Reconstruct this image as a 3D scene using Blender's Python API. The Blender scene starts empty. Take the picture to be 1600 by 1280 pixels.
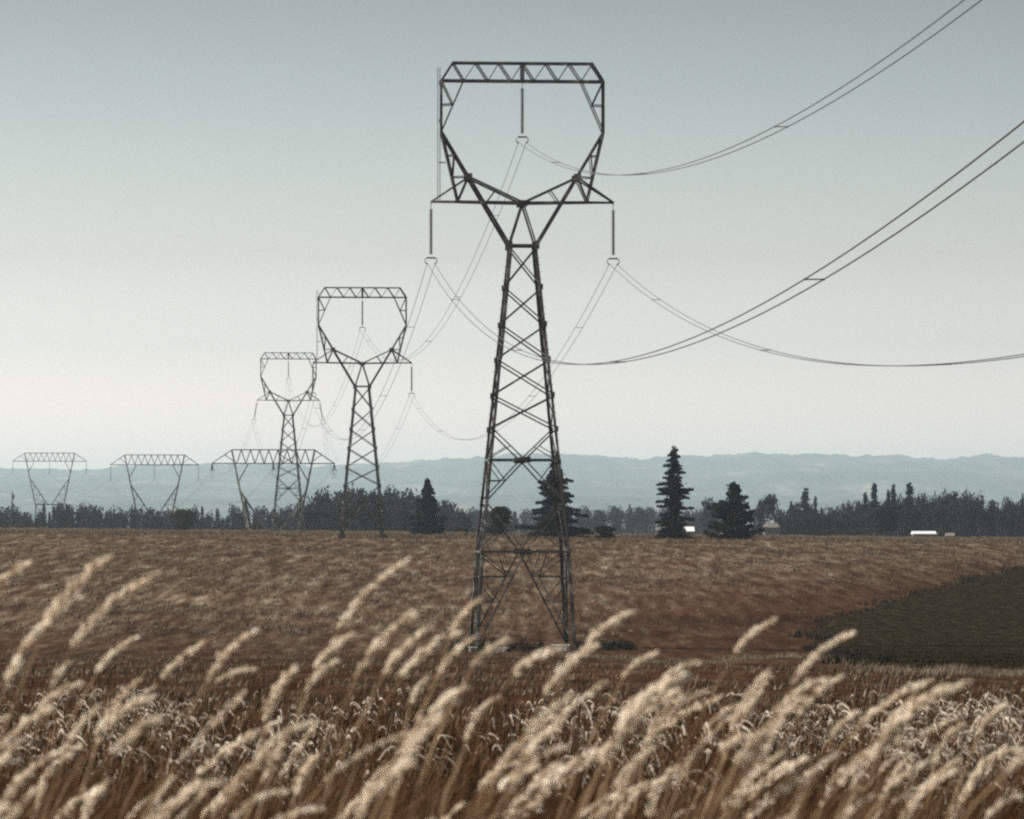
import bpy, bmesh, math, random
import numpy as np
from mathutils import Vector, Matrix

R = math.radians
rnd = random.Random(7)
rng = np.random.default_rng(11)
sc = bpy.context.scene
C = sc.collection
ZC = 12.0                      # camera height in world units (metres)
F = 7140.0                     # focal length in photo pixels (1600 wide)
HOR = 820.0                    # row of the horizon

# ------------------------------------------------------------------ camera, sky, sun, exposure
cam_d = bpy.data.cameras.new('camera')
cam = bpy.data.objects.new('camera', cam_d)
C.objects.link(cam)
cam.location = (0, 0, ZC)
cam.rotation_euler = (R(90) + math.atan((HOR - 640) / F), 0, 0)
cam_d.sensor_width = 36.0
cam_d.lens = 36.0 * F / 1600.0
cam_d.clip_start = 0.3
cam_d.clip_end = 60000
cam_d.dof.use_dof = True
cam_d.dof.focus_distance = 420.0
cam_d.dof.aperture_fstop = cam_d.lens / 12.5
sc.camera = cam

SUN_EL, SUN_AZ = 40.0, -98.0   # azimuth measured from +Y towards +X
w = bpy.data.worlds.new('World')
sc.world = w
w.use_nodes = True
wn, wl = w.node_tree.nodes, w.node_tree.links
bg = wn['Background']
sky = wn.new('ShaderNodeTexSky')
sky.sky_type = 'NISHITA'
sky.sun_disc = False
sky.sun_elevation = R(SUN_EL)
sky.sun_rotation = R(SUN_AZ)
sky.air_density = 1.0
sky.dust_density = 3.0
sky.ozone_density = 1.0
tc = wn.new('ShaderNodeTexCoord')
sep = wn.new('ShaderNodeSeparateXYZ')
wl.new(tc.outputs['Generated'], sep.inputs[0])
ramp = wn.new('ShaderNodeValToRGB')
wl.new(sep.outputs['Z'], ramp.inputs[0])
SKY_RAMP = [(0.0, (5.0, 4.1, 4.1)), (0.0196, (4.35, 3.65, 3.58)), (0.0378, (2.32, 2.19, 2.22)), (0.0587, (1.49, 1.40, 1.38)), (0.0726, (1.21, 1.18, 1.13)), (0.0934, (0.87, 0.87, 0.84)), (0.1133, (0.65, 0.63, 0.62)), (0.16, (0.58, 0.58, 0.58)), (1.0, (0.58, 0.58, 0.58))]
def set_ramp(r, stops):
    el = r.color_ramp.elements
    while len(el) > 1: el.remove(el[-1])
    el[0].position = stops[0][0]; el[0].color = (*stops[0][1], 1)
    for p, c in stops[1:]:
        e = el.new(p); e.color = (*c, 1)
set_ramp(ramp, SKY_RAMP)
mul = wn.new('ShaderNodeMixRGB'); mul.blend_type = 'MULTIPLY'; mul.inputs[0].default_value = 1
hsv = wn.new('ShaderNodeHueSaturation'); hsv.inputs['Saturation'].default_value = 0.6
wl.new(sky.outputs[0], hsv.inputs['Color'])
wl.new(hsv.outputs[0], mul.inputs[1]); wl.new(ramp.outputs[0], mul.inputs[2])
# the sky is a little brighter on the sun's side
mr = wn.new('ShaderNodeMapRange'); mr.inputs['From Min'].default_value = -0.3; mr.inputs['From Max'].default_value = 0.3
mr.inputs['To Min'].default_value = 1.24; mr.inputs['To Max'].default_value = 0.76
wl.new(sep.outputs['X'], mr.inputs['Value'])
side = wn.new('ShaderNodeMixRGB'); side.blend_type = 'MULTIPLY'; side.inputs[0].default_value = 1
wl.new(mul.outputs[0], side.inputs[1]); wl.new(mr.outputs[0], side.inputs[2])
wl.new(side.outputs[0], bg.inputs[0])
bg.inputs[1].default_value = 0.1

sl = bpy.data.lights.new('sun', 'SUN')
sl.energy = 5.0
sl.angle = R(0.55)
sl.color = (1.0, 0.95, 0.87)
sun = bpy.data.objects.new('sun', sl)
C.objects.link(sun)
sdir = Vector((math.sin(R(SUN_AZ)) * math.cos(R(SUN_EL)), math.cos(R(SUN_AZ)) * math.cos(R(SUN_EL)), math.sin(R(SUN_EL))))
sun.rotation_euler = sdir.to_track_quat('Z', 'Y').to_euler()

sc.view_settings.view_transform = 'Standard'
sc.view_settings.look = 'None'
sc.view_settings.gamma = 1
sc.view_settings.use_curve_mapping = False
sc.view_settings.exposure = 0.8
sc.cycles.filter_width = 2.3
sc.cycles.max_bounces = 6
sc.cycles.volume_bounces = 1
sc.cycles.use_denoising = False

# ------------------------------------------------------------------ helpers
def P(px, py, d):
    """point of the place seen at photo pixel (px, py), d metres away"""
    return Vector(((px - 800) / F * d, d, ZC + (HOR - py) / F * d))

def tag(o, label=None, cat=None, group=None, kind=None):
    if label: o['label'] = label
    if cat: o['category'] = cat
    if group: o['group'] = group
    if kind: o['kind'] = kind
    return o

def link(name, me, parent=None, mat=None):
    o = bpy.data.objects.new(name, me)
    C.objects.link(o)
    if parent: o.parent = parent
    if mat is not None and me is not None and not me.materials: me.materials.append(mat)
    return o

def empty(name, loc, rz=0.0):
    o = bpy.data.objects.new(name, None)
    o.empty_display_size = 0.5
    C.objects.link(o)
    o.location = loc
    o.rotation_euler = (0, 0, rz)
    return o

def np_mesh(name, v, faces, k):
    """faces: (n,k) int array"""
    me = bpy.data.meshes.new(name)
    v = np.asarray(v, np.float32); faces = np.asarray(faces, np.int32)
    me.vertices.add(len(v)); me.vertices.foreach_set('co', v.ravel())
    me.loops.add(faces.size); me.loops.foreach_set('vertex_index', faces.ravel())
    me.polygons.add(len(faces))
    me.polygons.foreach_set('loop_start', np.arange(0, faces.size, k, dtype=np.int32))
    me.update(calc_edges=True)
    return me

class MB:
    """collects shapes into one mesh"""
    def __init__(s): s.v = []; s.f = []
    def add(s, vs, fs):
        n = len(s.v); s.v += [tuple(p) for p in vs]; s.f += [tuple(i + n for i in f) for f in fs]
    def box(s, c, size, rot=None):
        c = Vector(c); h = Vector(size) / 2
        vs = []
        for x in (-1, 1):
            for y in (-1, 1):
                for z in (-1, 1):
                    p = Vector((x * h.x, y * h.y, z * h.z))
                    if rot: p = rot @ p
                    vs.append(c + p)
        s.add(vs, [(0, 1, 3, 2), (4, 6, 7, 5), (0, 4, 5, 1), (2, 3, 7, 6), (0, 2, 6, 4), (1, 5, 7, 3)])
    def tube(s, pts, rad, n=6, cap=True):
        pts = [Vector(p) for p in pts]
        rads = rad if isinstance(rad, (list, tuple)) else [rad] * len(pts)
        vs = []; up = Vector((0.13, 0.31, 0.94))
        for i, p in enumerate(pts):
            t = (pts[min(i + 1, len(pts) - 1)] - pts[max(i - 1, 0)]).normalized()
            a = t.cross(up)
            if a.length < 0.05: a = t.cross(Vector((1, 0, 0)))
            a.normalize(); b = t.cross(a)
            for k in range(n):
                an = 2 * math.pi * k / n
                vs.append(p + (a * math.cos(an) + b * math.sin(an)) * rads[i])
        fs = []
        for i in range(len(pts) - 1):
            for k in range(n):
                fs.append((i * n + k, i * n + (k + 1) % n, (i + 1) * n + (k + 1) % n, (i + 1) * n + k))
        if cap:
            fs.append(tuple(range(n))[::-1]); fs.append(tuple((len(pts) - 1) * n + k for k in range(n)))
        s.add(vs, fs)
    def lathe(s, prof, n=10, c=(0, 0, 0)):
        vs = []
        for r, z in prof:
            for k in range(n):
                a = 2 * math.pi * k / n
                vs.append((c[0] + r * math.cos(a), c[1] + r * math.sin(a), c[2] + z))
        fs = []
        for i in range(len(prof) - 1):
            for k in range(n):
                fs.append((i * n + k, i * n + (k + 1) % n, (i + 1) * n + (k + 1) % n, (i + 1) * n + k))
        s.add(vs, fs)
    def mesh(s, name):
        me = bpy.data.meshes.new(name); me.from_pydata(s.v, [], s.f); me.update(); return me
    def build(s, name, mat, parent=None):
        return link(name, s.mesh(name), parent, mat)

# ------------------------------------------------------------------ materials
def material(name, rough=0.7, metal=0.0, spec=0.3):
    m = bpy.data.materials.new(name); m.use_nodes = True
    b = m.node_tree.nodes['Principled BSDF']
    b.inputs['Roughness'].default_value = rough
    b.inputs['Metallic'].default_value = metal
    b.inputs['Specular IOR Level'].default_value = spec
    return m, m.node_tree.nodes, m.node_tree.links, b

def noise_col(m, scale, stops, detail=4.0, coords='Object', bump=0.0, bdist=0.02, vscale=None, ns=0.55):
    n, l = m.node_tree.nodes, m.node_tree.links
    b = n['Principled BSDF']
    if coords == 'Position':
        g = n.new('ShaderNodeNewGeometry'); src = g.outputs['Position']
    else:
        t = n.new('ShaderNodeTexCoord'); src = t.outputs[coords]
    if vscale:
        mp = n.new('ShaderNodeMapping'); mp.inputs['Scale'].default_value = vscale
        l.new(src, mp.inputs[0]); src = mp.outputs[0]
    nz = n.new('ShaderNodeTexNoise'); nz.inputs['Scale'].default_value = scale
    nz.inputs['Detail'].default_value = detail; nz.inputs['Roughness'].default_value = ns
    l.new(src, nz.inputs['Vector'])
    r = n.new('ShaderNodeValToRGB'); set_ramp(r, stops)
    l.new(nz.outputs['Fac'], r.inputs[0])
    l.new(r.outputs[0], b.inputs['Base Color'])
    if bump:
        bp = n.new('ShaderNodeBump'); bp.inputs['Strength'].default_value = bump; bp.inputs['Distance'].default_value = bdist
        l.new(nz.outputs['Fac'], bp.inputs['Height']); l.new(bp.outputs[0], b.inputs['Normal'])
    return r

def simple(name, stops, scale=2.0, rough=0.7, metal=0.0, bump=0.0, coords='Object', spec=0.3):
    m, n, l, b = material(name, rough, metal, spec)
    noise_col(m, scale, stops, bump=bump, coords=coords)
    return m

M = {}
M['steel'] = simple('weathered_galvanised_steel', [(0.3, (0.035, 0.032, 0.031)), (0.55, (0.062, 0.057, 0.054)), (0.70, (0.24, 0.23, 0.21))], 1.1, 0.6, 0.05, coords='Position', spec=0.12)
M['glass'] = simple('dark_porcelain', [(0.3, (0.03, 0.028, 0.03)), (0.7, (0.06, 0.055, 0.055))], 4, 0.25, spec=0.5)
M['wire'] = simple('aluminium_wire', [(0.3, (0.055, 0.055, 0.06)), (0.7, (0.09, 0.09, 0.095))], 0.5, 0.5, 0.3)
M['concrete'] = simple('pale_concrete', [(0.3, (0.30, 0.28, 0.26)), (0.7, (0.52, 0.50, 0.46))], 3, 0.9, bump=0.2)
M['white_roof'] = simple('white_metal_roof', [(0.3, (0.46, 0.46, 0.46)), (0.7, (0.56, 0.56, 0.55))], 0.8, 0.45)
M['pink_roof'] = simple('faded_pink_roof', [(0.3, (0.11, 0.085, 0.08)), (0.7, (0.16, 0.12, 0.11))], 0.8, 0.6)
M['grey_roof'] = simple('grey_shingle_roof', [(0.3, (0.065, 0.06, 0.055)), (0.7, (0.12, 0.105, 0.095))], 1.5, 0.8)
M['siding'] = simple('painted_siding', [(0.3, (0.10, 0.10, 0.11)), (0.7, (0.14, 0.14, 0.15))], 1.0, 0.7)
M['dark_wall'] = simple('dark_timber_wall', [(0.3, (0.06, 0.045, 0.04)), (0.7, (0.10, 0.08, 0.07))], 1.0, 0.8)
M['window'] = simple('window_glass', [(0.3, (0.02, 0.025, 0.03)), (0.7, (0.04, 0.045, 0.05))], 1.0, 0.15, spec=0.6)
M['wood'] = simple('weathered_wood', [(0.3, (0.02, 0.016, 0.014)), (0.7, (0.045, 0.036, 0.03))], 3.0, 0.85)
M['bark'] = simple('bark', [(0.3, (0.035, 0.028, 0.024)), (0.7, (0.075, 0.06, 0.05))], 2.0, 0.9)

def foliage(name, dark, mid, light, scale=0.8, transl=0.25):
    m, n, l, b = material(name, 0.65, spec=0.0)
    noise_col(m, scale, [(0.32, dark), (0.5, mid), (0.7, light)], coords='Position', detail=3)
    tr = n.new('ShaderNodeBsdfTranslucent'); mx = n.new('ShaderNodeMixShader'); mx.inputs[0].default_value = transl
    cr = [x for x in n if x.type == 'VALTORGB'][0]
    l.new(cr.outputs[0], tr.inputs[0]); l.new(b.outputs[0], mx.inputs[1]); l.new(tr.outputs[0], mx.inputs[2])
    l.new(mx.outputs[0], n['Material Output'].inputs['Surface'])
    return m
M['conifer'] = foliage('dark_conifer_needles', (0.006, 0.008, 0.0085), (0.010, 0.013, 0.0135), (0.019, 0.022, 0.020), 0.9, 0.04)
M['bush'] = foliage('dark_bush_leaves', (0.010, 0.011, 0.009), (0.017, 0.016, 0.012), (0.036, 0.027, 0.019), 0.8, 0.1)
M['broadleaf'] = foliage('broad_leaves', (0.006, 0.006, 0.009), (0.013, 0.0125, 0.0165), (0.034, 0.032, 0.034), 0.35, 0.1)
M['fir_far'] = foliage('far_fir_needles', (0.005, 0.006, 0.009), (0.009, 0.010, 0.014), (0.020, 0.021, 0.024), 0.4, 0.05)
M['straw_head'] = foliage('pale_straw_seed_heads', (0.48, 0.37, 0.25), (0.84, 0.74, 0.60), (0.94, 0.89, 0.79), 34, 0.52)
M['straw_stem'] = foliage('straw_stems', (0.16, 0.10, 0.055), (0.28, 0.19, 0.11), (0.45, 0.34, 0.22), 8, 0.3)
M['brown_grass'] = foliage('brown_dry_grass', (0.018, 0.009, 0.0045), (0.062, 0.031, 0.015), (0.20, 0.135, 0.08), 3, 0.25)
M['stubble'] = foliage('field_stubble', (0.034, 0.018, 0.010), (0.078, 0.053, 0.033), (0.22, 0.19, 0.135), 0.5, 0.15)
M['pale_grass'] = foliage('pale_dry_verge_grass', (0.06, 0.036, 0.022), (0.13, 0.10, 0.07), (0.30, 0.26, 0.19), 0.7, 0.25)
M['curled'] = foliage('curled_pale_leaves', (0.16, 0.11, 0.07), (0.52, 0.44, 0.35), (0.74, 0.67, 0.57), 9, 0.4)
M['crop'] = foliage('low_green_crop', (0.006, 0.0045, 0.0025), (0.014, 0.0105, 0.006), (0.036, 0.025, 0.014), 1.1, 0.05)

# ------------------------------------------------------------------ terrain
PY = np.array([-400, 0, 9, 20, 35, 60, 100, 200, 300, 350, 400, 450, 550, 640, 700, 850, 1026, 1180, 1260, 1360, 1600, 21500.])
PZ = np.array([-3.0, -1.6, -1.45, -1.75, -2.35, -2.95, -3.9, -6.25, -8.75, -9.70, -8.9, -7.2, -4.1, -2.0, -2.02, -2.15, -2.3, -2.0, -6.0, -12, -13, -13])
dens_y = np.concatenate([np.arange(-400, 1700, 1.0), [21500.]])
dens_z = np.interp(dens_y, PY, PZ)
_k = np.ones(25) / 25
_s = np.convolve(np.pad(dens_z[:-1], 12, mode='edge'), _k, 'valid')
_wt = np.clip((dens_y[:-1] - 60) / 60, 0, 1)
dens_z[:-1] = dens_z[:-1] * (1 - _wt) + _s * _wt
def g(x, y):
    """height of the land"""
    x = np.asarray(x, float); y = np.asarray(y, float)
    z = np.interp(y, dens_y, dens_z)
    cs = 0.0095 * np.clip((y - 420) / 200, 0, 1) * np.clip((1420 - y) / 200, 0, 1)
    z = z - cs * np.clip(x, -260, 260)
    amp = np.clip((y - 40) / 200, 0, 1)
    z = z + amp * (0.10 * np.sin(x * 0.071 + 1.3) * np.sin(y * 0.043) + 0.06 * np.sin(x * 0.19 + y * 0.11) + 0.05 * np.sin(x * 0.37 - y * 0.05 + 2))
    return z + ZC
def gz(x, y): return float(g(x, y))
def on_ground(px, row, y0=60, y1=640):
    """place on the land seen at photo pixel (px,row), between depths y0 and y1"""
    ys = np.linspace(y0, y1, 3000); xs = (px - 800) / F * ys
    rows = HOR - (g(xs, ys) - ZC) / ys * F
    i = int(np.argmin(np.abs(rows - row)))
    return xs[i], ys[i]

rows_y = np.concatenate([np.linspace(-400, 0, 12), np.linspace(3, 60, 40), np.linspace(62, 700, 260), np.linspace(705, 1420, 160), np.geomspace(1450, 21500, 40)])
cin = np.linspace(-0.15, 0.15, 170)
cout = np.array([0.2, 0.28, 0.4, 0.6, 0.9, 1.0])
cols = []
X = np.zeros((len(rows_y), len(cin) + 12)); Y = np.zeros_like(X)
for i, yy in enumerate(rows_y):
    wv = max(abs(yy), 40)
    inner = cin * wv
    e = inner[-1]
    outer = e + (6100 - e) * np.array([0.02, 0.06, 0.15, 0.35, 0.65, 1.0])
    X[i] = np.concatenate([-outer[::-1], inner, outer]); Y[i] = yy
Z = g(X, Y)
nr, nc = X.shape
idx = np.arange(nr * nc).reshape(nr, nc)
fc = np.stack([idx[:-1, :-1], idx[:-1, 1:], idx[1:, 1:], idx[1:, :-1]], -1).reshape(-1, 4)
me = np_mesh('field', np.stack([X, Y, Z], -1).reshape(-1, 3), fc, 4)
me.polygons.foreach_set('use_smooth', np.ones(len(fc), bool))
# how worn to bare, reddish soil each spot is (smooth tilled ground right of the tower; darker furrowed band below it)
def zone_fields(x, y):
    px = 800 + F * x / np.maximum(y, 5)
    row = HOR - (g(x, y) - ZC) / np.maximum(y, 5) * F
    till = 1 / (1 + np.exp(-(px - 1000 - (row - 900) * 1.2 * -1 + 0) / 70)) * 1 / (1 + np.exp(-(row - (925 - (px - 950) * 0.07)) / 10)) * (y > 200)
    near = np.clip((430 + 14 * np.sin(x * 0.13) - y) / 110, 0, 1) * (y > 5)
    return np.clip(till, 0, 1), near
till, near = zone_fields(X.ravel(), Y.ravel())
ca = me.color_attributes.new('soil', 'FLOAT_COLOR', 'POINT')
ca.data.foreach_set('color', np.stack([till, near, 0 * till, 0 * till + 1], -1).astype(np.float32).ravel())
gm, n, l, b = material('dry_field_soil', 0.95, spec=0.0)
geo = n.new('ShaderNodeNewGeometry')
def nz(scale, detail=5, rough=0.6, vs=None):
    t = n.new('ShaderNodeTexNoise'); t.inputs['Scale'].default_value = scale; t.inputs['Detail'].default_value = detail; t.inputs['Roughness'].default_value = rough
    if vs:
        mp = n.new('ShaderNodeMapping'); mp.inputs['Scale'].default_value = vs; l.new(geo.outputs['Position'], mp.inputs[0]); l.new(mp.outputs[0], t.inputs[0])
    else: l.new(geo.outputs['Position'], t.inputs[0])
    return t
big = nz(0.03, 4); fine = nz(0.75, 6, 0.68, (1, 0.085, 1)); tiny = nz(6, 4, 0.7)
r1 = n.new('ShaderNodeValToRGB'); set_ramp(r1, [(0.34, (0.028, 0.014, 0.008)), (0.48, (0.064, 0.039, 0.0235)), (0.58, (0.102, 0.074, 0.049)), (0.72, (0.21, 0.175, 0.125))]); l.new(fine.outputs['Fac'], r1.inputs[0])
r2 = n.new('ShaderNodeValToRGB'); set_ramp(r2, [(0.32, (0.022, 0.010, 0.0055)), (0.5, (0.040, 0.020, 0.011)), (0.62, (0.056, 0.034, 0.021)), (0.75, (0.10, 0.072, 0.048))]); l.new(fine.outputs['Fac'], r2.inputs[0])
att = n.new('ShaderNodeVertexColor'); att.layer_name = 'soil'
sp = n.new('ShaderNodeSeparateColor'); l.new(att.outputs[0], sp.inputs[0])
mx = n.new('ShaderNodeMixRGB'); l.new(sp.outputs[0], mx.inputs[0]); l.new(r1.outputs[0], mx.inputs[1]); l.new(r2.outputs[0], mx.inputs[2])
mx2 = n.new('ShaderNodeMixRGB'); l.new(sp.outputs[1], mx2.inputs[0]); l.new(mx.outputs[0], mx2.inputs[1]); l.new(r2.outputs[0], mx2.inputs[2])
r3 = n.new('ShaderNodeValToRGB'); set_ramp(r3, [(0.35, (0.72, 0.72, 0.72)), (0.65, (1.15, 1.15, 1.15))]); l.new(big.outputs['Fac'], r3.inputs[0])
mm = n.new('ShaderNodeMixRGB'); mm.blend_type = 'MULTIPLY'; mm.inputs[0].default_value = 1; l.new(mx2.outputs[0], mm.inputs[1]); l.new(r3.outputs[0], mm.inputs[2])
l.new(mm.outputs[0], b.inputs['Base Color'])
bp = n.new('ShaderNodeBump'); bp.inputs['Strength'].default_value = 0.6; bp.inputs['Distance'].default_value = 0.15
l.new(tiny.outputs['Fac'], bp.inputs['Height']); l.new(bp.outputs[0], b.inputs['Normal'])
tag(link('field', me, None, gm), kind='structure')

# the low green crop, a sheet following the land
bd = [(1600, 886), (1500, 912), (1400, 938), (1352, 955), (1282, 974), (1262, 990), (1290, 1008), (1338, 1030), (1372, 1042), (1430, 1048), (1520, 1050), (1620, 1050)]
bnd = [on_ground(px, r, 352, 600) if r < 1012 else on_ground(px, r, 120, 352) for px, r in bd]
ys = np.array([p[1] for p in bnd]); xs = np.array([p[0] for p in bnd])
ynear, yfar = ys.min(), ys.max()
order = np.argsort(ys); ysort, xsort = ys[order], xs[order]
def crop_left(y): return np.interp(y, ysort, xsort) + 0.7 * math.sin(y * 0.21) + 0.5 * math.sin(y * 0.53) + 0.5 * math.sin(y * 1.13) * math.sin(y * 0.09)
cv = []; nx = 30; yy = np.arange(ynear, yfar, 2.0)
for y in yy:
    xl = crop_left(y)
    for k in range(nx + 1):
        x = xl + (k / nx) ** 1.5 * 160
        cv.append((x, y, gz(x, y) + (0.16 if 0 < k and y > yy[0] and y < yy[-1] else -0.05)))
ci = np.arange(len(cv)).reshape(len(yy), nx + 1)
cm = np_mesh('crop_field', cv, np.stack([ci[:-1, :-1], ci[:-1, 1:], ci[1:, 1:], ci[1:, :-1]], -1).reshape(-1, 4), 4)
tag(link('crop_field', cm, None, M['crop']), kind='structure')

# hills
sky_px = [-3000, -1200, -400, 0, 60, 100, 130, 150, 175, 240, 320, 400, 510, 560, 605, 680, 740, 800, 870, 920, 1000, 1050, 1110, 1160, 1185, 1230, 1290, 1330, 1400, 1470, 1540, 1600, 2000, 3200, 5000]
sky_row = [742, 738, 736, 733, 733, 735, 735, 735, 731, 727, 727, 727, 729, 726, 724, 720, 716, 712, 710, 713, 717, 714, 713, 710, 708, 712, 712, 712, 714, 717, 713, 716, 722, 735, 745]
def fbm(x, y, seed, octs=5):
    r = np.random.default_rng(seed); v = 0; a = 1.0; f = 1.0
    for _ in range(octs):
        for _ in range(4):
            th = r.uniform(0, 6.28); ph = r.uniform(0, 6.28)
            v = v + a * 0.35 * np.sin(f * (x * math.cos(th) + y * math.sin(th)) + ph)
        a *= 0.55; f *= 2.1
    return v
hx = np.linspace(-5700, 5700, 900); hy = np.concatenate([np.linspace(9700, 16500, 90), np.linspace(16600, 19500, 20)])
HX, HY = np.meshgrid(hx, hy)
ppx = 800 + F * HX / 16500
top = (HOR - np.interp(ppx, sky_px, sky_row)) / F * 16500
t = np.clip((HY - 9700) / 6800, 0, 1)
prof = np.where(t < 0.35, 0.34 * np.sin(t / 0.35 * math.pi / 2), 0.34 + 0.66 * np.clip((t - 0.42) / 0.58, 0, 1) ** 0.8)
Hh = top * prof + (fbm(HX / 630, HY / 900, 3) * 13 + fbm(HX / 2200, HY / 2200, 5) * 20) * np.sin(np.clip(t, 0, 1) * math.pi) ** 0.7
tree_rough = rng.random(HX.shape) * 6 + fbm(HX / 36, HY / 450, 9, 3) * 3.5
Hh = Hh + tree_rough * (t > 0.1)
Hh = np.where(HY > 16500, Hh - (HY - 16500) * 0.08, Hh)
Hh = np.maximum(Hh, -13 - 20 * (t <= 0)) + ZC
Hh = np.where(t <= 0, -5.0, Hh)
hi = np.arange(HX.size).reshape(HX.shape)
hm = np_mesh('hills', np.stack([HX, HY, Hh], -1).reshape(-1, 3), np.stack([hi[:-1, :-1], hi[:-1, 1:], hi[1:, 1:], hi[1:, :-1]], -1).reshape(-1, 4), 4)
m, n, l, b = material('forested_hillside', 0.95, spec=0.0)
noise_col(m, 1.0, [(0.42, (0.030, 0.040, 0.040)), (0.54, (0.045, 0.055, 0.052)), (0.60, (0.07, 0.072, 0.065)), (0.68, (0.12, 0.115, 0.095)), (0.76, (0.18, 0.165, 0.13))], coords='Position', detail=7, vscale=(0.0055, 0.0012, 0.010), ns=0.62)
tag(link('hills', hm, None, m), kind='structure')

# ------------------------------------------------------------------ haze
hb = MB(); hb.box((0, 10700, 0), (12600, 22700, 1)); hz_me = hb.mesh('haze')
for v in hz_me.vertices:
    v.co.z = -6.0 if v.co.z < 0 else 350.0
hz = link('haze', hz_me)
hmat = bpy.data.materials.new('haze_air'); hmat.use_nodes = True
n, l = hmat.node_tree.nodes, hmat.node_tree.links
n.remove(n['Principled BSDF'])
pv = n.new('ShaderNodeVolumePrincipled')
pv.inputs['Color'].default_value = (0.76, 0.945, 1.0, 1)
pv.inputs['Density'].default_value = 5.6e-5
pv.inputs['Anisotropy'].default_value = 0.3
l.new(pv.outputs[0], n['Material Output'].inputs['Volume'])
hz_me.materials.append(hmat)
tag(hz, kind='stuff')

# ------------------------------------------------------------------ lattice towers
U = 1 / 20.4
lm = MB()   # unit steel angle: an L of two flanges, 1 long
for a0, a1, b0, b1 in ((-0.5, 0.5, -0.5, -0.36), (-0.5, -0.36, -0.36, 0.5)):
    vs = [(a0, b0, 0), (a1, b0, 0), (a1, b1, 0), (a0, b1, 0), (a0, b0, 1), (a1, b0, 1), (a1, b1, 1), (a0, b1, 1)]
    lm.add(vs, [(0, 3, 2, 1), (4, 5, 6, 7), (0, 1, 5, 4), (1, 2, 6, 5), (2, 3, 7, 6), (3, 0, 4, 7)])
ANGLE = lm.mesh('steel_angle'); ANGLE.materials.append(M['steel'])
pm = MB(); pm.box((0, 0, 0), (1, 1, 1)); PLATE = pm.mesh('gusset_plate'); PLATE.materials.append(M['steel'])

def member(parent, name, p, q, wd):
    p, q = Vector(p), Vector(q); d = q - p
    o = bpy.data.objects.new(name, ANGLE); C.objects.link(o); o.parent = parent
    o.location = p; o.rotation_mode = 'QUATERNION'; o.rotation_quaternion = d.to_track_quat('Z', 'Y')
    o.scale = (wd, wd, d.length)
    return o
def plate(parent, p, sx, sz, sy=0.04):
    o = bpy.data.objects.new('gusset_plate', PLATE); C.objects.link(o); o.parent = parent
    o.location = p; o.scale = (sx, sy, sz)
    return o

def disc_string_mesh(length):
    mb = MB(); mb.tube([(0, 0, 0), (0, 0, -0.52)], 0.03, 6)
    nn = int((length - 0.55) / 0.146); prof = []
    for i in range(nn):
        z = -0.5 - i * 0.146
        prof += [(0.06, z), (0.155, z - 0.05), (0.16, z - 0.08), (0.06, z - 0.095)]
    mb.lathe(prof, 10); return mb.mesh('insulator_discs')
STR = {}
def insulator(parent, top, length=4.2, tilt=(0, 0)):
    """a hanging string; returns the local point of its conductor clamp"""
    key = round(length, 2)
    if key not in STR:
        st = disc_string_mesh(length); st.materials.append(M['glass'])
        y = MB()
        y.box((0, 0, -length - 0.08), (0.66, 0.05, 0.12))
        for s in (-1, 1):
            y.tube([(s * 0.36, 0, -length - 0.08), (s * 0.46, 0, -length - 0.25), (s * 0.45, 0, -length - 0.42), (s * 0.36, 0, -length - 0.52)], 0.035, 5)
            y.tube([(s * 0.33, -0.28, -length - 0.50), (s * 0.33, 0.28, -length - 0.50)], 0.05, 5)
        ym = y.mesh('yoke'); ym.materials.append(M['steel'])
        STR[key] = (st, ym)
    st, ym = STR[key]
    o = bpy.data.objects.new('insulator_string', st); C.objects.link(o); o.parent = parent; o.location = top
    o.rotation_euler = (tilt[0], tilt[1], 0)
    y = bpy.data.objects.new('yoke', ym); C.objects.link(y); y.parent = o
    from mathutils import Euler
    return Vector(top) + Euler((tilt[0], tilt[1], 0)).to_matrix() @ Vector((0, 0, -length - 0.5))

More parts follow.
